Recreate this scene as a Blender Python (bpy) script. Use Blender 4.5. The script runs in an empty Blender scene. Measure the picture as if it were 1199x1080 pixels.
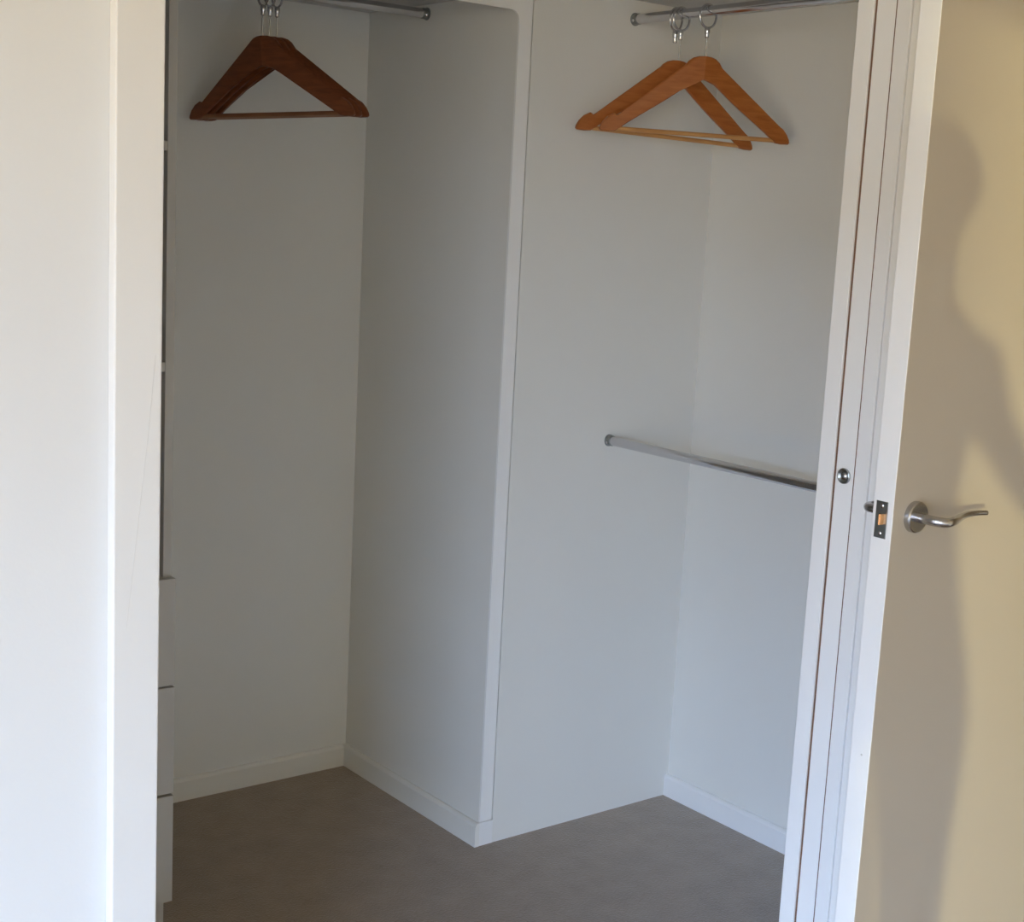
import bpy, bmesh, math, random
from mathutils import Vector, Matrix

random.seed(4)
scene = bpy.context.scene
COL = scene.collection

# ------------------------------------------------------------------ camera
HC = 1.47
cam_d = bpy.data.cameras.new('camera')
cam_d.sensor_width = 36.0
cam_d.lens = 1693.27 / 1199.0 * 36.0
cam_d.clip_start = 0.02
cam = bpy.data.objects.new('camera', cam_d)
COL.objects.link(cam)
_y, _p, _r = (math.radians(a) for a in (38.1036, -9.516, -2.9358))
_fw = Vector((math.sin(_y) * math.cos(_p), math.cos(_y) * math.cos(_p), math.sin(_p)))
_rt = Vector((math.cos(_y), -math.sin(_y), 0))
_up = _rt.cross(_fw)
_R = math.cos(_r) * _rt - math.sin(_r) * _up
_U = math.sin(_r) * _rt + math.cos(_r) * _up
_m = Matrix((_R, _U, -_fw)).transposed().to_4x4()
_m.translation = (0, 0, HC)
cam.matrix_world = _m
scene.camera = cam

# ------------------------------------------------------------------ world: pale sky above, warm garden ground below
world = bpy.data.worlds.new('daylight')
scene.world = world
world.use_nodes = True
wn = world.node_tree
wn.nodes.clear()
w_out = wn.nodes.new('ShaderNodeOutputWorld')
w_bg = wn.nodes.new('ShaderNodeBackground')
w_tc = wn.nodes.new('ShaderNodeTexCoord')
w_sep = wn.nodes.new('ShaderNodeSeparateXYZ')
w_map = wn.nodes.new('ShaderNodeMapRange')
w_ramp = wn.nodes.new('ShaderNodeValToRGB')
wn.links.new(w_tc.outputs['Generated'], w_sep.inputs[0])
wn.links.new(w_sep.outputs['Z'], w_map.inputs['Value'])
w_map.inputs['From Min'].default_value = -1
w_map.inputs['From Max'].default_value = 1
wn.links.new(w_map.outputs[0], w_ramp.inputs[0])
cr = w_ramp.color_ramp
cr.elements[0].position = 0.0
cr.elements[0].color = (0.29, 0.23, 0.14, 1)
cr.elements[1].position = 1.0
cr.elements[1].color = (0.40, 0.66, 1.15, 1)
for pos, c in ((0.485, (0.35, 0.285, 0.18, 1)), (0.515, (0.71, 0.94, 1.34, 1)), (0.65, (0.57, 0.85, 1.36, 1))):
    e = cr.elements.new(pos)
    e.color = c
wn.links.new(w_ramp.outputs[0], w_bg.inputs['Color'])
w_bg.inputs['Strength'].default_value = 28.0
wn.links.new(w_bg.outputs[0], w_out.inputs['Surface'])

# bedroom window (behind the camera, in the left wall): light portal for the sky
WIN = dict(x=-3.2, y0=-3.45, y1=0.75, z0=0.25, z1=2.05)
pd = bpy.data.lights.new('window_portal', 'AREA')
pd.shape = 'RECTANGLE'
pd.size = WIN['z1'] - WIN['z0']
pd.size_y = WIN['y1'] - WIN['y0']
pd.cycles.is_portal = True
po = bpy.data.objects.new('window_portal', pd)
COL.objects.link(po)
po.location = (WIN['x'] - 0.03, (WIN['y0'] + WIN['y1']) / 2, (WIN['z0'] + WIN['z1']) / 2)
po.rotation_euler = (0, math.radians(-90), 0)

# low warm evening sun, coming in through the window behind the photographer
SUN_AZ, SUN_EL = math.atan2(1.6, 2.03), math.radians(1.5)
SUN_DIR = Vector((math.cos(SUN_AZ) * math.cos(SUN_EL), math.sin(SUN_AZ) * math.cos(SUN_EL), -math.sin(SUN_EL)))
ld = bpy.data.lights.new('sun', 'SUN')
ld.energy = 1.75
ld.color = (1.0, 0.89, 0.46)
ld.angle = math.radians(0.7)
lo = bpy.data.objects.new('sun', ld)
COL.objects.link(lo)
lo.location = (-8, -6, 4)
lo.rotation_euler = SUN_DIR.to_track_quat('-Z', 'Y').to_euler()

scene.view_settings.view_transform = 'Standard'
scene.view_settings.look = 'None'
scene.view_settings.exposure = 0.27
scene.view_settings.gamma = 1.0
scene.view_settings.use_curve_mapping = False
scene.cycles.use_denoising = True
scene.cycles.max_bounces = 10
scene.cycles.diffuse_bounces = 7
scene.cycles.sample_clamp_indirect = 6.0


# ------------------------------------------------------------------ materials
def mat(name, col, rough=0.5, metal=0.0, var=0.04, vscale=6.0, bump=0.0, bscale=200.0, spec=0.5, coat=0.0):
    m = bpy.data.materials.new(name)
    m.use_nodes = True
    nt = m.node_tree
    b = nt.nodes['Principled BSDF']
    b.inputs['Roughness'].default_value = rough
    b.inputs['Metallic'].default_value = metal
    b.inputs['Specular IOR Level'].default_value = spec
    b.inputs['Coat Weight'].default_value = coat
    tc = nt.nodes.new('ShaderNodeTexCoord')
    nz = nt.nodes.new('ShaderNodeTexNoise')
    nz.inputs['Scale'].default_value = vscale
    nz.inputs['Detail'].default_value = 5
    nt.links.new(tc.outputs['Object'], nz.inputs['Vector'])
    rp = nt.nodes.new('ShaderNodeValToRGB')
    rp.color_ramp.elements[0].position = 0.3
    rp.color_ramp.elements[1].position = 0.7
    rp.color_ramp.elements[0].color = tuple(c * (1 - var) for c in col) + (1,)
    rp.color_ramp.elements[1].color = tuple(min(1, c * (1 + var)) for c in col) + (1,)
    nt.links.new(nz.outputs['Fac'], rp.inputs[0])
    nt.links.new(rp.outputs[0], b.inputs['Base Color'])
    if bump:
        n2 = nt.nodes.new('ShaderNodeTexNoise')
        n2.inputs['Scale'].default_value = bscale
        n2.inputs['Detail'].default_value = 3
        nt.links.new(tc.outputs['Object'], n2.inputs['Vector'])
        bp = nt.nodes.new('ShaderNodeBump')
        bp.inputs['Strength'].default_value = bump
        bp.inputs['Distance'].default_value = 0.002
        nt.links.new(n2.outputs['Fac'], bp.inputs['Height'])
        nt.links.new(bp.outputs[0], b.inputs['Normal'])
    return m


def wood_mat(name, c1, c2, rough=0.38):
    m = bpy.data.materials.new(name)
    m.use_nodes = True
    nt = m.node_tree
    b = nt.nodes['Principled BSDF']
    b.inputs['Roughness'].default_value = rough
    b.inputs['Coat Weight'].default_value = 0.1
    b.inputs['Specular IOR Level'].default_value = 0.3
    b.inputs['Coat Roughness'].default_value = 0.25
    tc = nt.nodes.new('ShaderNodeTexCoord')
    mp = nt.nodes.new('ShaderNodeMapping')
    mp.inputs['Scale'].default_value = (6, 60, 60)
    nt.links.new(tc.outputs['Object'], mp.inputs[0])
    nz = nt.nodes.new('ShaderNodeTexNoise')
    nz.inputs['Scale'].default_value = 2.0
    nz.inputs['Detail'].default_value = 7
    nz.inputs['Distortion'].default_value = 0.6
    nt.links.new(mp.outputs[0], nz.inputs['Vector'])
    rp = nt.nodes.new('ShaderNodeValToRGB')
    rp.color_ramp.elements[0].position = 0.32
    rp.color_ramp.elements[1].position = 0.68
    rp.color_ramp.elements[0].color = c1 + (1,)
    rp.color_ramp.elements[1].color = c2 + (1,)
    nt.links.new(nz.outputs['Fac'], rp.inputs[0])
    nt.links.new(rp.outputs[0], b.inputs['Base Color'])
    return m


def carpet_mat():
    m = bpy.data.materials.new('taupe_carpet')
    m.use_nodes = True
    nt = m.node_tree
    b = nt.nodes['Principled BSDF']
    b.inputs['Roughness'].default_value = 1.0
    b.inputs['Specular IOR Level'].default_value = 0.1
    b.inputs['Sheen Weight'].default_value = 1.0
    b.inputs['Sheen Roughness'].default_value = 0.4
    tc = nt.nodes.new('ShaderNodeTexCoord')
    vo = nt.nodes.new('ShaderNodeTexVoronoi')
    vo.inputs['Scale'].default_value = 260
    nt.links.new(tc.outputs['Object'], vo.inputs['Vector'])
    nz = nt.nodes.new('ShaderNodeTexNoise')
    nz.inputs['Scale'].default_value = 14
    nz.inputs['Detail'].default_value = 6
    nt.links.new(tc.outputs['Object'], nz.inputs['Vector'])
    n3 = nt.nodes.new('ShaderNodeTexNoise')
    n3.inputs['Scale'].default_value = 120
    n3.inputs['Detail'].default_value = 4
    nt.links.new(tc.outputs['Object'], n3.inputs['Vector'])
    ad = nt.nodes.new('ShaderNodeMath')
    ad.operation = 'MULTIPLY_ADD'
    nt.links.new(n3.outputs['Fac'], ad.inputs[0])
    ad.inputs[1].default_value = 0.6
    nt.links.new(nz.outputs['Fac'], ad.inputs[2])
    rp = nt.nodes.new('ShaderNodeValToRGB')
    rp.color_ramp.elements[0].position = 0.45
    rp.color_ramp.elements[1].position = 1.0
    rp.color_ramp.elements[0].color = (0.195, 0.128, 0.070, 1)
    rp.color_ramp.elements[1].color = (0.262, 0.182, 0.109, 1)
    nt.links.new(ad.outputs[0], rp.inputs[0])
    nt.links.new(rp.outputs[0], b.inputs['Base Color'])
    bp = nt.nodes.new('ShaderNodeBump')
    bp.inputs['Strength'].default_value = 0.2
    bp.inputs['Distance'].default_value = 0.004
    nt.links.new(vo.outputs['Distance'], bp.inputs['Height'])
    nt.links.new(bp.outputs[0], b.inputs['Normal'])
    return m


M = {
    'wall': mat('white_wall_paint', (0.615, 0.612, 0.597), 0.6, var=0.012, vscale=3, bump=0.06, bscale=260),
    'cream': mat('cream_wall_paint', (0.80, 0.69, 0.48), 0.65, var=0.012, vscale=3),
    'closet': mat('white_closet_paint', (0.765, 0.755, 0.715), 0.5, var=0.012, vscale=3, bump=0.05, bscale=260),
    'gloss': mat('white_gloss_trim', (0.80, 0.795, 0.785), 0.32, var=0.01, vscale=8),
    'facing': mat('white_facing_paint', (0.86, 0.855, 0.835), 0.35, var=0.01, vscale=8),
    'arch': mat('offwhite_architrave_paint', (0.625, 0.613, 0.588), 0.36, var=0.01, vscale=8),
    'ceiling': mat('offwhite_ceiling', (0.64, 0.63, 0.60), 0.8, var=0.01),
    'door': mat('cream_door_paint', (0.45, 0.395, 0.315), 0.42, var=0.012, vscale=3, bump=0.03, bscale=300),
    'mela': mat('white_melamine', (0.50, 0.495, 0.48), 0.4, var=0.01),
    'cavity': mat('raw_timber_cavity', (0.16, 0.085, 0.05), 0.8, var=0.2, vscale=12),
    'chrome': mat('chrome', (0.62, 0.62, 0.64), 0.16, 1.0, var=0.02, vscale=30),
    'satin': mat('satin_nickel', (0.50, 0.50, 0.52), 0.26, 1.0, var=0.03, vscale=60),
    'steel': mat('dull_steel', (0.32, 0.34, 0.34), 0.35, 1.0, var=0.06, vscale=80),
    'brass': mat('brass', (0.75, 0.38, 0.17), 0.25, 1.0, var=0.05, vscale=80),
    'dark': mat('dark_slot', (0.03, 0.03, 0.03), 0.6),
    'scratch': mat('pale_grey_crack', (0.55, 0.54, 0.51), 0.8),
    'frame': mat('white_aluminium', (0.8, 0.8, 0.8), 0.4),
    'wood': wood_mat('varnished_beech', (0.33, 0.098, 0.018), (0.43, 0.142, 0.032)),
    'dwood': wood_mat('dark_varnished_wood', (0.165, 0.050, 0.020), (0.240, 0.078, 0.030)),
    'dbar': wood_mat('dark_bar_wood', (0.24, 0.10, 0.045), (0.32, 0.14, 0.065)),
    'bar': wood_mat('pale_beech_bar', (0.50, 0.24, 0.08), (0.62, 0.33, 0.12)),
    'carpet': carpet_mat(),
    'blocker': mat('sun_blocker_timber', (0.24, 0.18, 0.12), 0.8, var=0.15, vscale=5),
    'cloth': mat('grey_clothing', (0.22, 0.22, 0.24), 0.9, var=0.06),
    'hair': mat('dark_hair', (0.05, 0.035, 0.025), 0.6, var=0.2),
}


# ------------------------------------------------------------------ helpers
def bx(bm, x0, x1, y0, y1, z0, z1, bev=0.0, seg=2):
    r = bmesh.ops.create_cube(bm, size=1.0)
    vs = r['verts']
    bmesh.ops.scale(bm, vec=(x1 - x0, y1 - y0, z1 - z0), verts=vs)
    bmesh.ops.translate(bm, vec=((x0 + x1) / 2, (y0 + y1) / 2, (z0 + z1) / 2), verts=vs)
    if bev:
        es = list({e for v in vs for e in v.link_edges})
        bmesh.ops.bevel(bm, geom=es, offset=bev, segments=seg, profile=0.5, affect='EDGES')


def prism(bm, pts, axis, a, b):
    """polygon pts extruded along axis from a to b; pts are the other two coordinates in order"""
    def P(p, t):
        return {0: (t, p[0], p[1]), 1: (p[0], t, p[1]), 2: (p[0], p[1], t)}[axis]
    A = [bm.verts.new(P(p, a)) for p in pts]
    B = [bm.verts.new(P(p, b)) for p in pts]
    n = len(pts)
    bm.faces.new(A)
    bm.faces.new(list(reversed(B)))
    for i in range(n):
        bm.faces.new((A[i], B[i], B[(i + 1) % n], A[(i + 1) % n]))


def tube(bm, path, rad, n=14, flat=None, caps=True):
    """swept tube; rad number or list; flat = (scale_u, scale_v)"""
    path = [Vector(p) for p in path]
    rings = []
    ref = None
    for i, p in enumerate(path):
        t = (path[min(i + 1, len(path) - 1)] - path[max(i - 1, 0)]).normalized()
        if ref is None:
            ref = Vector((0, 0, 1)) if abs(t.z) < 0.9 else Vector((1, 0, 0))
        u = t.cross(ref).normalized()
        v = u.cross(t).normalized()
        ref = v
        r = rad[i] if isinstance(rad, (list, tuple)) else rad
        su, sv = flat if flat else (1, 1)
        rings.append([bm.verts.new(p + (u * math.cos(k * math.tau / n) * su + v * math.sin(k * math.tau / n) * sv) * r) for k in range(n)])
    for a, b in zip(rings, rings[1:]):
        for k in range(n):
            bm.faces.new((a[k], a[(k + 1) % n], b[(k + 1) % n], b[k]))
    if caps:
        bm.faces.new(list(reversed(rings[0])))
        bm.faces.new(rings[-1])


def lathe(bm, prof, origin, axis, n=32):
    """prof = [(r, h)] revolved around axis through origin"""
    o = Vector(origin)
    ax = Vector(axis).normalized()
    ref = Vector((0, 0, 1)) if abs(ax.z) < 0.9 else Vector((1, 0, 0))
    u = ax.cross(ref).normalized()
    v = ax.cross(u)
    rings = []
    for r, h in prof:
        if r < 1e-6:
            rings.append([bm.verts.new(o + ax * h)])
        else:
            rings.append([bm.verts.new(o + ax * h + (u * math.cos(k * math.tau / n) + v * math.sin(k * math.tau / n)) * r) for k in range(n)])
    for a, b in zip(rings, rings[1:]):
        for k in range(n):
            k2 = (k + 1) % n
            q = [a[k % len(a)], a[k2 % len(a)], b[k2 % len(b)], b[k % len(b)]]
            q = [w for i, w in enumerate(q) if w not in q[:i]]
            if len(q) > 2:
                bm.faces.new(q)


def torus(bm, c, R, r, axis, n=36, m=10):
    c = Vector(c)
    ax = Vector(axis).normalized()
    ref = Vector((0, 0, 1)) if abs(ax.z) < 0.9 else Vector((1, 0, 0))
    u = ax.cross(ref).normalized()
    v = ax.cross(u)
    rings = []
    for i in range(n):
        t = i * math.tau / n
        d = u * math.cos(t) + v * math.sin(t)
        rings.append([bm.verts.new(c + d * R + (d * math.cos(k * math.tau / m) + ax * math.sin(k * math.tau / m)) * r) for k in range(m)])
    for i in range(n):
        a, b = rings[i], rings[(i + 1) % n]
        for k in range(m):
            bm.faces.new((a[k], a[(k + 1) % m], b[(k + 1) % m], b[k]))


def obj(name, bm, m, parent=None, smooth=False):
    bmesh.ops.recalc_face_normals(bm, faces=bm.faces[:])
    me = bpy.data.meshes.new(name)
    bm.to_mesh(me)
    bm.free()
    for k in (m if isinstance(m, (list, tuple)) else [m]):
        me.materials.append(M[k])
    if smooth:
        me.polygons.foreach_set('use_smooth', [True] * len(me.polygons))
        if hasattr(me, 'set_sharp_from_angle'):
            me.set_sharp_from_angle(angle=math.radians(38))
    o = bpy.data.objects.new(name, me)
    COL.objects.link(o)
    o.parent = parent
    return o


def boxes(name, lst, m, parent=None, bev=0.0):
    bm = bmesh.new()
    for b in lst:
        bx(bm, *b, bev=bev)
    return obj(name, bm, m, parent)


def tag(o, label, cat, group=None, kind=None):
    o['label'] = label
    o['category'] = cat
    if group:
        o['group'] = group
    if kind:
        o['kind'] = kind
    return o


def struct(o, label, cat):
    return tag(o, label, cat, kind='structure')


def thing(name, label, cat, loc=(0, 0, 0), group=None):
    o = bpy.data.objects.new(name, None)
    o.empty_display_size = 0.05
    COL.objects.link(o)
    o.location = loc
    return tag(o, label, cat, group)


def put(o, root):
    """keep a mesh built in world coordinates in place under a root Empty"""
    o.parent = root
    o.matrix_parent_inverse = Matrix.Translation(root.location).inverted()
    return o


# ------------------------------------------------------------------ key planes (metres)
X1, Y0, Y2, X3 = 1.9654, 3.1672, 2.5612, 2.5802     # partition, niche back, facing wall, right wall
YF, YB = 1.5255, 1.635                              # front wall: bedroom face, closet face
XJL, XJR = 0.680, 1.962                             # opening
CEIL = 2.42
FW = 0.0345                                         # width of the facing strip
BX0, BX1, BY0 = -3.2, 2.75, -3.7                    # bedroom
HEAD = 2.06

# ------------------------------------------------------------------ room shell
struct(boxes('floor', [(BX0 - .1, 4.0, BY0 - .1, Y0 + .05, -.1, 0)], 'carpet'), 'taupe cut pile carpet covering the floor', 'floor')
struct(boxes('ceiling', [(BX0 - .1, 4.0, BY0 - .1, Y0 + .05, CEIL, CEIL + .1)], 'ceiling'), 'flat white ceiling', 'ceiling')
struct(boxes('wall_front', [
    (BX0, XJL - .02, YF, YB, 0, CEIL),
    (XJL - .02, XJR + .018, YF, YB, HEAD + .02, CEIL),
    (XJR + .018, BX1, YF, YF + .0275, 0, CEIL),
    (XJR + .018, BX1, 1.604, YB, 0, CEIL),
    (BX1 - .02, BX1 + .1, YF + .0275, 1.604, 0, CEIL),
], 'wall'), 'white plaster wall around the wardrobe opening', 'wall')
w = WIN
struct(boxes('wall_left', [
    (BX0 - .1, BX0, BY0, w['y0'], 0, CEIL), (BX0 - .1, BX0, w['y1'], YB, 0, CEIL),
    (BX0 - .1, BX0, w['y0'], w['y1'], 0, w['z0']), (BX0 - .1, BX0, w['y0'], w['y1'], w['z1'], CEIL)], 'cream'),
    'cream bedroom wall holding the window', 'wall')
struct(boxes('wall_back', [(BX0 - .1, 4.0, BY0 - .1, BY0, 0, CEIL)], 'cream'), 'cream bedroom wall opposite the wardrobe', 'wall')
struct(boxes('wall_right', [
    (BX1, BX1 + .1, BY0, 0.56, 0, CEIL), (BX1, BX1 + .1, 1.43, YF, 0, CEIL), (BX1, BX1 + .1, 0.56, 1.43, 2.06, CEIL)], 'cream'),
    'cream bedroom wall with the doorway to the hall', 'wall')
struct(boxes('wall_hall', [(3.9, 4.0, BY0, YF + .1, 0, CEIL), (BX1 + .1, 3.9, YF, YF + .1, 0, CEIL), (BX1 + .1, 3.9, -1.0, -.9, 0, CEIL)], 'cream'),
       'cream hall walls beyond the bedroom doorway', 'wall')
# window in the left wall
wo = boxes('window_1', [
    (BX0 - .09, BX0 - .03, w['y0'], w['y0'] + .05, w['z0'], w['z1']), (BX0 - .09, BX0 - .03, w['y1'] - .05, w['y1'], w['z0'], w['z1']),
    (BX0 - .09, BX0 - .03, w['y0'] + .05, w['y1'] - .05, w['z0'], w['z0'] + .05), (BX0 - .09, BX0 - .03, w['y0'] + .05, w['y1'] - .05, w['z1'] - .05, w['z1']),
    (BX0 - .09, BX0 - .03, (w['y0'] + w['y1']) / 2 - .03, (w['y0'] + w['y1']) / 2 + .03, w['z0'] + .05, w['z1'] - .05)], 'frame')
struct(wo, 'white framed bedroom window', 'window')

# closet walls
struct(boxes('wall_closet_left', [(XJL - .05, XJL - .02, YB, Y0 + .03, 0, CEIL)], 'closet'), 'white side wall behind the shelf tower', 'wall')
struct(boxes('wall_niche', [(XJL - .02, X1 + .03, Y0, Y0 + .03, 0, CEIL)], 'closet'), 'white back wall of the recessed hanging bay', 'wall')
struct(boxes('wall_partition', [(X1, X1 + FW, Y2 + .003, Y0, 0, CEIL), (X1 + FW, X1 + .054, Y2 + .022, Y0, 0, CEIL)], 'closet'), 'white partition side of the recessed hanging bay', 'wall')
struct(boxes('wall_return', [(X1 + FW + .0055, X3 + .03, Y2, Y2 + .022, 0, CEIL), (X1 + .054, X3 + .03, Y2 + .022, Y2 + .04, 0, CEIL)], 'closet'), 'white return wall carrying the ends of both right rails', 'wall')
struct(boxes('wall_closet_right', [(X3, X3 + .03, YB, Y2, 0, CEIL)], 'closet'), 'white right end wall of the wardrobe', 'wall')

# baseboards with a rounded top edge
SK_H, SK_T = 0.058, 0.012


def baseboard(name, axis, a, b, face, sign, label, m='closet'):
    """profile extruded along axis; face = wall plane, sign = direction away from the wall"""
    t = SK_T * sign
    pts = [(face, 0.0), (face + t, 0.0), (face + t, SK_H - .008), (face + t * .75, SK_H - .003), (face + t * .4, SK_H), (face, SK_H)]
    bm = bmesh.new()
    if axis == 0:
        prism(bm, pts, 0, a, b)
    else:
        prism(bm, pts, 1, a, b)
    return struct(obj(name, bm, m), label, 'baseboard')


baseboard('baseboard_niche', 0, 1.192, X1 - SK_T, Y0, -1, 'white skirting along the back of the recessed bay')
baseboard('baseboard_partition', 1, Y2 - .0025, Y0, X1, -1, 'white skirting along the partition with its cut end showing')
baseboard('baseboard_closet_right', 1, YB, Y2, X3, -1, 'white skirting along the right end wall', 'gloss')

# face frame: upright at the partition's end plus header over the recessed bay, inner corner rounded
HB, HT = 1.9116, 2.30
rr = 0.022
pts = [(X1, SK_H + .004), (X1, HB - rr)]
for k in range(1, 7):
    a = k / 6 * math.pi / 2
    pts.append((X1 - rr + rr * math.cos(a), HB - rr + rr * math.sin(a)))
pts += [(XJL - .02, HB), (XJL - .02, HT), (X1 + FW, HT), (X1 + FW, SK_H + .004)]
bm = bmesh.new()
prism(bm, pts, 1, Y2 - .0025, Y2 + .003)
struct(obj('trim_1', bm, 'facing'), 'white facing strip on the partition edge turning into a header', 'trim')
struct(boxes('trim_2', [(X1 - .0, X1 + FW + .0052, Y2 - .002, Y2 + .003, 0, SK_H)], 'gloss', bev=.001), 'small white block under the facing strip at the floor', 'trim')

# shelves above the hanging bays
tag(boxes('closet_shelf', [(XJL - .02, X1, Y2 + .003, Y0, 1.952, 1.970)], 'mela', bev=.001), 'white shelf above the recessed hanging bay', 'shelf')
tag(boxes('closet_shelf', [(X1 + .01, X3, YB, Y2 - .006, 1.974, 1.992)], 'mela', bev=.001), 'white shelf above the right hanging bay', 'shelf')

# ------------------------------------------------------------------ opening trim and sliding door
struct(boxes('trim_3', [(XJL - .056, XJL, YF - .018, YF, 0, HEAD + .056)], 'arch', bev=.002), 'white architrave left of the wardrobe opening', 'architrave')
crk = bmesh.new()
tube(crk, [(0.672, YF - .0181, 1.30), (0.664, YF - .0181, 1.21), (0.655, YF - .0181, 1.13), (0.646, YF - .0181, 1.045), (0.640, YF - .0181, 0.99)], .00022, n=5)
put(obj('crack', crk, 'scratch'), bpy.data.objects['trim_3'])
struct(boxes('trim_4', [(XJL - .02, XJL - .004, YF, YB, 0, HEAD + .02)], 'gloss', bev=.001), 'white left jamb of the wardrobe opening', 'jamb')
struct(boxes('trim_5', [(XJL, XJR + .06, YF - .018, YF, HEAD, HEAD + .056)], 'gloss', bev=.002), 'white head architrave over the wardrobe opening', 'architrave')
struct(boxes('trim_6', [(XJR + .004, XJR + .06, YF - .018, YF, 0, HEAD)], 'gloss', bev=.002), 'white architrave between the split jamb and the open door', 'architrave')
struct(boxes('trim_7', [(XJR, XJR + .018, YF, YF + .0292, 0, HEAD)], 'gloss', bev=.0015), 'bedroom half of the white split jamb', 'jamb')
struct(boxes('trim_8', [(XJR, XJR + .018, 1.6015, YB, 0, HEAD)], 'gloss', bev=.0015), 'closet half of the white split jamb', 'jamb')
struct(boxes('trim_9', [(XJR + .003, XJR + .0185, YF + .0293, YF + .0328, 0, HEAD), (XJR + .004, XJR + .0185, 1.5978, 1.6014, 0, HEAD), (XJR + .0185, BX1 - .03, YF + .0275, YF + .0285, 0, HEAD), (XJR + .0185, BX1 - .03, 1.603, 1.604, 0, HEAD)], 'cavity'), 'dark brown seals and lining of the sliding door pocket', 'lining')

ds = bpy.data.objects.new('door_2', None)
COL.objects.link(ds)
ds.location = (XJR + .003, 1.578, 0)
struct(ds, 'white sliding door edge with round chrome finger pull in its pocket', 'door')
leaf = put(boxes('door_leaf', [(XJR + .003, XJR + .72, 1.5585, 1.5975, .01, HEAD - .01)], 'gloss', bev=.0015), ds)
bm = bmesh.new()
fp = (XJR + .003, 1.5785, 1.062)
lathe(bm, [(.0070, -.0004), (.0084, -.0016), (.0105, -.0032), (.0122, -.0036), (.0134, -.0028), (.0138, 0.0005)], fp, (1, 0, 0), 36)
pull = put(obj('finger_pull', bm, 'steel', smooth=True), ds)
pull['label'] = 'round chrome finger pull'
bm = bmesh.new()
lathe(bm, [(0, -.0042), (.0030, -.0038), (.0055, -.0026), (.0070, -.0010), (.0075, .0002)], fp, (1, 0, 0), 28)
obj('pull_button', bm, 'satin', pull, smooth=True)

# ------------------------------------------------------------------ hinged door opened against the wall
XD, YD0, YD1 = 1.872, 1.400, 1.4405
dh = bpy.data.objects.new('door_1', None)
COL.objects.link(dh)
dh.location = (2.69, 1.42, 0)
struct(dh, 'cream flush door standing open with a satin lever handle', 'door')
bm = bmesh.new()
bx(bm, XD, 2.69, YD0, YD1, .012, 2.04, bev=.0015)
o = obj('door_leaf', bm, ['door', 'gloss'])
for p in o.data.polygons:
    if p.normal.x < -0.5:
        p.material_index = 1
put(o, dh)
# latch plate in the door edge
lp = put(boxes('latch_plate', [(XD - .0012, XD + .001, 1.4105, 1.4335, .9945, 1.0545)], 'steel', bev=.0005), dh)
bm = bmesh.new()
prism(bm, [(XD - .0012, 1.4165), (XD - .009, 1.4172), (XD - .010, 1.420), (XD - .0012, 1.4270)], 2, 1.0175, 1.0345)
obj('latch_bolt', bm, 'brass', lp)
for zz in (1.002, 1.047):
    bm = bmesh.new()
    lathe(bm, [(0, .0012), (.0022, .001), (.0034, 0)], (XD - .0012, 1.422, zz), (-1, 0, 0), 16)
    s_ = obj('screw', bm, 'chrome', smooth=True)
    s_.parent = lp
bm = bmesh.new()
lathe(bm, [(0, .0003), (.0018, .0003), (.0019, 0)], (XD, 1.417, .63), (-1, 0, 0), 12)
put(obj('nail_mark', bm, 'scratch'), dh)


def lever(sign, yface, hx):
    """sign -1: bedroom side, +1: wall side"""
    hz = 1.029
    root = bpy.data.objects.new('lever_handle', None)
    COL.objects.link(root)
    root.location = Vector((0, 0, 0))
    root.parent = dh
    root.matrix_parent_inverse = Matrix.Translation(dh.location).inverted()
    ax = (0, sign, 0)
    bm = bmesh.new()
    lathe(bm, [(0, .0102), (.0235, .0102), (.0255, .0085), (.026, .006), (.026, 0)], (hx, yface, hz), ax, 40)
    obj('rose', bm, 'satin', root, smooth=True)
    L = [(hx, .010, hz), (hx, .030, hz), (hx + .002, .042, hz - .0005), (hx + .008, .0505, hz - .001), (hx + .018, .0545, hz - .001),
         (hx + .032, .0535, hz), (hx + .050, .0480, hz + .001), (hx + .068, .0425, hz + .0025), (hx + .088, .0400, hz + .004), (hx + .110, .0410, hz + .0045), (hx + .133, .0445, hz + .0035)]
    # smooth the path
    P = [Vector((a, yface + sign * b, c)) for a, b, c in L]
    Q = []
    for i in range(len(P) - 1):
        p0, p1, p2, p3 = P[max(i - 1, 0)], P[i], P[i + 1], P[min(i + 2, len(P) - 1)]
        for k in range(4):
            t = k / 4
            Q.append(.5 * ((2 * p1) + (p2 - p0) * t + (2 * p0 - 5 * p1 + 4 * p2 - p3) * t * t + (3 * p1 - p0 - 3 * p2 + p3) * t ** 3))
    Q.append(P[-1])
    n = len(Q)
    rads = [.0082 - .0042 * max(0, (i / (n - 1) - .3) / .7) for i in range(n)]
    bm = bmesh.new()
    tube(bm, Q, rads, n=16)
    obj('lever', bm, 'satin', root, smooth=True)
    return root


lever(-1, YD0, 1.926)
lever(1, YD1, 1.918)

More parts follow.
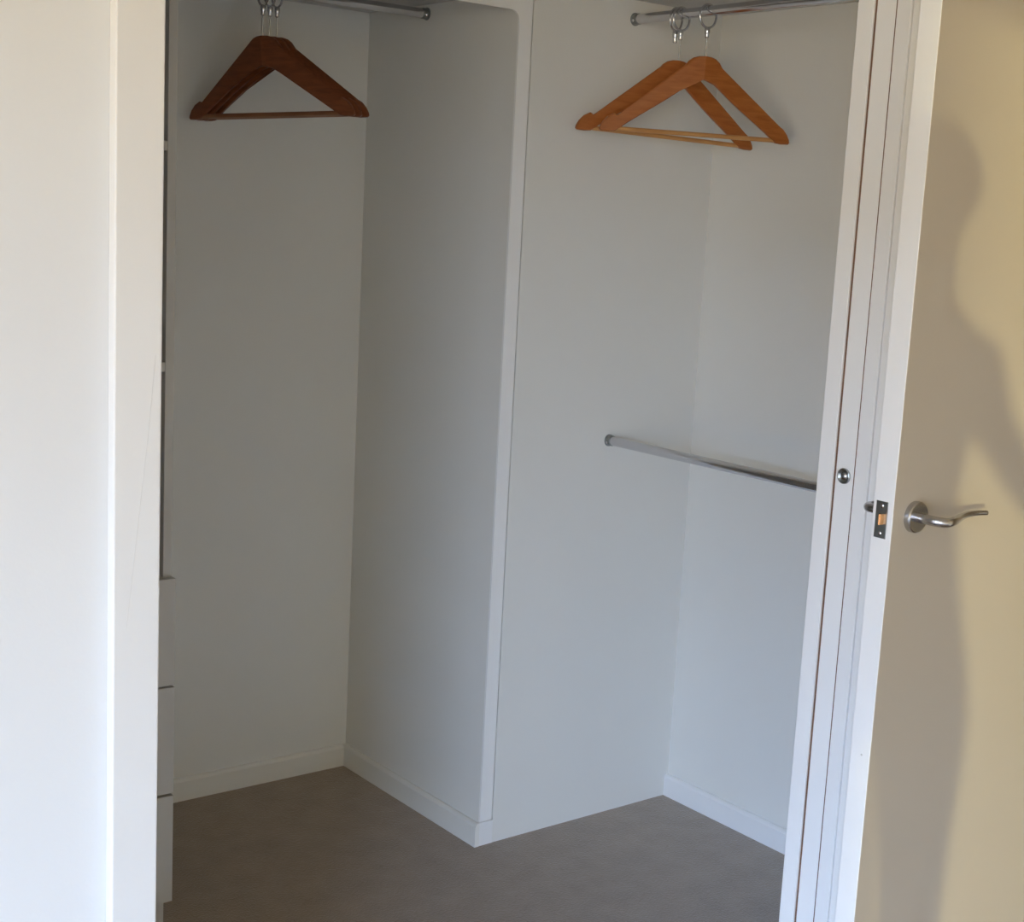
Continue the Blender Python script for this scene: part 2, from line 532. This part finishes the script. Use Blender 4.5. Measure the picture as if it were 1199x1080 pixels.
# ------------------------------------------------------------------ shelf tower left of the recessed bay
TX0, TX1, TY, TB = 0.70, 1.188, 2.580, 3.150
tw = thing('shelf_tower', 'white melamine shelf tower with drawers beside the recessed bay', 'shelving unit', ((TX0 + TX1) / 2, 2.86, 0))
put(boxes('side_panel', [(TX1 - .018, TX1, TY, TB, .062, 1.950)], 'mela', bev=.0007), tw)
put(boxes('side_panel', [(TX0, TX0 + .018, TY, TB, .062, 1.950)], 'mela', bev=.0007), tw)
put(boxes('back_panel', [(TX0 + .018, TX1 - .018, TB - .006, TB, .062, 1.950)], 'mela'), tw)
for z in (1.562, 1.147, .725, .062):
    put(boxes('shelf', [(TX0 + .018, TX1 - .018, TY + .001, TB - .006, z, z + .018)], 'mela', bev=.0007), tw)
for z0, z1 in ((.066, .2935), (.2985, .5205), (.5245, .742)):
    put(boxes('drawer_front', [(TX0 + .001, TX1 + .001, TY - .0185, TY - .0005, z0, z1)], 'mela', bev=.001), tw)
put(boxes('plinth', [(TX0, TX1 - .004, TY + .012, TB, 0, .062)], 'mela'), tw)

# ------------------------------------------------------------------ wardrobe rails
RR = 0.011


def rail(p0, p1, label, screws):
    p0, p1 = Vector(p0), Vector(p1)
    d = (p1 - p0).normalized()
    root = thing('wardrobe_rail', label, 'rail', p0, 'chrome wardrobe rails')
    bm = bmesh.new()
    tube(bm, [p0 + d * .004, p1 - d * .004], RR, n=28)
    put(obj('tube', bm, 'chrome', smooth=True), root)
    for q, s in ((p0, d), (p1, -d)):
        bm = bmesh.new()
        lathe(bm, [(.0146, 0), (.0146, .0015), (.0126, .0025), (.0126, .014), (.0120, .015), (.0111, .015)], q, s, 28)
        k = put(obj('end_socket', bm, 'steel', smooth=True), root)
        side = Vector((0, 0, 1)).cross(s).normalized()
        if side.dot(Vector((0, 0, HC)) - q) < 0:
            side = -side
        bm = bmesh.new()
        dirn = (side + Vector((0, 0, -.35))).normalized()
        lathe(bm, [(.0035, 0), (.0035, .0015), (.0022, .0026), (0, .003)], q + s * .008 + dirn * .0122, dirn, 14)
        sc = obj('screw', bm, 'chrome', smooth=True)
        sc.parent = k
    return root


ZR, YRL, XRU, ZRD = 1.931, 2.9146, 2.3004, 0.957
rail((X1, YRL, ZR), (TX1, YRL, ZR), 'chrome hanging rail under the shelf of the recessed bay', 1)
rail((XRU, Y2, ZR + .002), (XRU, YB, ZR + .002), 'upper chrome hanging rail in the right bay', 1)
rail((XRU, Y2, ZRD), (XRU, YB, ZRD), 'lower chrome hanging rail in the right bay with nothing on it', 1)

# ------------------------------------------------------------------ hangers
UP = [(0, 0), (.014, .0006), (.025, .0040), (.035, .0115), (.045, .0255), (.054, .0420), (.063, .0570), (.074, .0695), (.090, .0820), (.110, .0950),
      (.132, .1080), (.158, .1230), (.184, .1375), (.1865, .1340), (.1900, .1328), (.203, .1400), (.213, .1510), (.219, .1620), (.2205, .1690)]
LO_END = [(.2170, .1725), (.200, .1730), (.186, .1715), (.160, .1520), (.132, .1330), (.104, .1145)]
LO_MID = {'wood': [(.076, .0955), (.050, .0765), (.026, .0590), (0, .0500)],
          'dwood': [(.076, .0985), (.050, .0830), (.026, .0705), (0, .0640)]}
VB = 0.16   # plan angle of each shoulder
TH = 0.0115


def shoulder(side, wood):
    bm = bmesh.new()
    up = [Vector((x, 0, -z)) for x, z in UP]
    lo_ = [Vector((x, 0, -z)) for x, z in LO_END + LO_MID[wood]]
    outline = up + lo_
    n = len(outline)
    cen = Vector((0.09, 0, -.1))
    rings = []
    for y, ins in ((-TH / 2, .0022), (-TH / 2 + .0028, 0), (TH / 2 - .0028, 0), (TH / 2, .0022)):
        ring = []
        for i, p in enumerate(outline):
            a, b = outline[i - 1], outline[(i + 1) % n]
            t = (b - a).normalized()
            nrm = Vector((t.z, 0, -t.x))
            q = p - nrm * ins * (-1)
            if p.x < 1e-6:
                q = Vector((0, 0, q.z))
            yy = y + (VB * q.x - VB * .25 * q.x * q.x / .22)
            ring.append(bm.verts.new((side * q.x, yy, q.z)))
        rings.append(ring)
    # flat faces filled as strips between the upper and lower outlines
    def fill(ring):
        f = bm.faces.new(ring)
        bmesh.ops.triangulate(bm, faces=[f], ngon_method='EAR_CLIP')
    for a, b in zip(rings, rings[1:]):
        for i in range(n):
            j = (i + 1) % n
            bm.faces.new((a[i], a[j], b[j], b[i]))
    fill(rings[0])
    fill(rings[-1])
    return bm


SH_MESH = {}


def make_hanger(rod_axis, rodpt, neck_z, az, tilt, label, group, bow=1, seat=0.0, wood='wood', bar='bar'):
    """rodpt: rail centre above the hanger; az: heading of the hanger's width; tilt: roll in its own plane"""
    rod = Vector(rodpt)
    neck = Vector((rod.x, rod.y, neck_z))
    root = thing('coat_hanger', label, 'hanger', neck, group)
    rot = Matrix.Rotation(az, 4, 'Z') @ Matrix.Rotation(-tilt, 4, 'Y')
    if bow < 0:
        rot = rot @ Matrix.Scale(-1, 4, (0, 1, 0))
    for side in (-1, 1):
        if (side, wood) not in SH_MESH:
            t = obj('shoulder', shoulder(side, wood), wood, smooth=True)
            SH_MESH[side, wood] = t
        else:
            t = SH_MESH[side, wood].copy()
            COL.objects.link(t)
        t.parent = root
        t.matrix_local = rot
    bm = bmesh.new()
    e = .196
    ye = VB * e - VB * .25 * e * e / .22
    tube(bm, [(-e, ye, -.1655), (e, ye, -.1655)], .0050, n=12)
    t = obj('trouser_bar', bm, bar, root, smooth=True)
    t.matrix_local = rot
    # ring round the rail, swivel collar and stem
    Rr, r = .0245, .0026
    cz = rod.z + RR + .0004 - (Rr - r)
    bm = bmesh.new()
    ax = Vector((1, 0, 0)) if rod_axis == 0 else Vector((0, 1, 0))
    ax = Matrix.Rotation(seat, 3, 'Z') @ ax
    torus(bm, Vector((rod.x, rod.y, cz)) - neck, Rr, r, ax)
    ring = obj('hook_ring', bm, 'chrome', root, smooth=True)
    bot = cz - Rr - neck.z
    bm = bmesh.new()
    lathe(bm, [(0, .003), (.0045, .002), (.0062, -.001), (.0062, -.010), (.0048, -.013), (.0048, -.019), (.003, -.021), (0, -.021)], (0, 0, bot), (0, 0, 1), 20)
    obj('swivel_collar', bm, 'chrome', root, smooth=True)
    bm = bmesh.new()
    tube(bm, [(0, 0, bot - .018), (0, 0, -.006)], .0019, n=10)
    obj('stem', bm, 'chrome', root, smooth=True)
    return root


rad = math.radians
GL = 'wooden hangers in the recessed bay'
GR = 'wooden hangers in the right bay'
make_hanger(0, (1.5555, YRL, ZR), 1.8335, rad(-64), rad(2.0), 'middle dark wooden hanger of three bunched on the rail of the recessed bay', GL, wood='dwood', bar='dbar')
make_hanger(0, (1.5383, YRL, ZR), 1.8335, rad(-64), rad(2.0), 'dark wooden hanger on the shelf tower side of three bunched in the recessed bay', GL, wood='dwood', bar='dbar')
make_hanger(0, (1.5727, YRL, ZR), 1.8335, rad(-64), rad(2.0), 'dark wooden hanger on the partition side of three bunched in the recessed bay', GL, wood='dwood', bar='dbar')
make_hanger(1, (XRU, 2.3256, ZR + .002), 1.8385, rad(-26), rad(-.6), 'orange wooden hanger on the upper right rail, further from the rail end', GR)
make_hanger(1, (XRU, 2.4080, ZR + .002), 1.8335, rad(-18), rad(-2.4), 'orange wooden hanger on the upper right rail, next to the rail end', GR)
# empty ring left on the rail
bm = bmesh.new()
cz = ZR + .002 + RR + .0004 - .0219
yy = 2.425
sr = thing('hanger_ring', 'spare chrome hanger ring without a hanger on the upper right rail', 'ring', (XRU, yy, cz), None)
torus(bm, (0, 0, 0), .0245, .0026, Matrix.Rotation(.25, 3, 'Z') @ Vector((0, 1, 0)))
obj('hook_ring', bm, 'chrome', sr, smooth=True)
bm = bmesh.new()
lathe(bm, [(0, .003), (.0045, .002), (.0066, -.001), (.0066, -.012), (.0052, -.015), (.0052, -.024), (.003, -.026), (0, -.026)], (0, 0, -.0245), (0, 0, 1), 20)
obj('swivel_collar', bm, 'chrome', sr, smooth=True)

# ------------------------------------------------------------------ outside the window: added unseen fence that keeps the low sun off the wardrobe
FX = -12.0
fy0 = -2.655 - (FX - WIN['x']) * -1 * math.tan(SUN_AZ)
blocker = thing('sun_blocker_fence', 'added unseen timber fence outside the bedroom window', 'blocker', (FX, fy0 + 6, 0))
nb = 0
yb = fy0
while yb < fy0 + 12:
    put(boxes('board', [(FX - .011, FX + .011, yb, yb + .149, 0, 2.75)], 'blocker'), blocker)
    yb += .15
put(boxes('rail', [(FX - .05, FX - .011, fy0, fy0 + 12, .5, .58), (FX - .05, FX - .011, fy0, fy0 + 12, 2.1, 2.18)], 'blocker'), blocker)

# ------------------------------------------------------------------ the photographer, standing behind the camera
RT = Vector((math.sin(SUN_AZ), -math.cos(SUN_AZ), 0))
FO = Vector((math.cos(SUN_AZ), math.sin(SUN_AZ), 0))
BASE = Vector((-0.166, -0.212, 0))


def body_mesh():
    pts, rads, edges = [], [], []

    def v(r, f, z, rx, ry=None, link=None):
        pts.append((r, f, z))
        rads.append((rx, ry if ry else rx))
        k = len(pts) - 1
        if link is not None:
            edges.append((link, k))
        return k
    pel = v(0, -.03, .90, .135, .105)
    wa = v(0, -.03, 1.04, .115, .090, pel)
    ch = v(0, -.04, 1.22, .130, .095, wa)
    sh = v(0, -.05, 1.355, .105, .075, ch)
    nk = v(0, -.035, 1.43, .048, .050, sh)
    jw = v(0, .0, 1.525, .060, .072, nk)
    hd = v(0, -.01, 1.610, .078, .092, jw)
    tp = v(0, -.015, 1.695, .056, .066, hd)
    v(0, .088, 1.585, .012, .014, jw)
    for s in (-1, 1):
        a = v(s * .115, -.05, 1.345, .055, .052, sh)
        b = v(s * .140, -.03, 1.25, .042, .042, a)
        c = v(s * .250, .02, 1.095, .034, .034, b)
        d = v(s * .140, .115, 1.23, .030, .029, c)
        e = v(s * .085, .170, 1.385, .022, .024, d)
        h = v(s * .062, .185, 1.425, .026, .014, e)
        for k, (dz, ln) in enumerate(((.030, .030), (.016, .036), (.002, .034), (-.012, .026))):
            q = v(s * .045, .192, 1.425 + dz, .009, .009, h)
            v(s * (.045 - ln), .200, 1.432 + dz, .0075, .0075, q)
        q = v(s * .060, .160, 1.430, .010, .010, h)
        v(s * .038, .150, 1.440, .008, .008, q)
        t = v(s * .085, -.03, .80, .088, .088, pel)
        kn = v(s * .095, -.01, .47, .058, .058, t)
        an = v(s * .100, -.05, .09, .040, .040, kn)
        v(s * .115, .09, .040, .038, .030, an)
    me = bpy.data.meshes.new('person')
    me.from_pydata([BASE + RT * r + FO * f + Vector((0, 0, z)) for r, f, z in pts], edges, [])
    o = bpy.data.objects.new('person', me)
    COL.objects.link(o)
    sk = o.modifiers.new('skin', 'SKIN')
    for d, r in zip(me.skin_vertices[0].data, rads):
        d.radius = r
    me.skin_vertices[0].data[0].use_root = True
    su = o.modifiers.new('sub', 'SUBSURF')
    su.levels = su.render_levels = 1
    me.materials.append(M['cloth'])
    return o


person = tag(body_mesh(), 'person in grey clothes holding up a camera in front of the wardrobe', 'person')
bm = bmesh.new()
bmesh.ops.create_uvsphere(bm, u_segments=20, v_segments=12, radius=1)
for q in bm.verts:
    c = q.co
    q.co = BASE + RT * (c.x * .092) + FO * (c.y * .100 - .035) + Vector((0, 0, 1.632 + c.z * .098))
obj('hair', bm, 'hair', person, smooth=True)
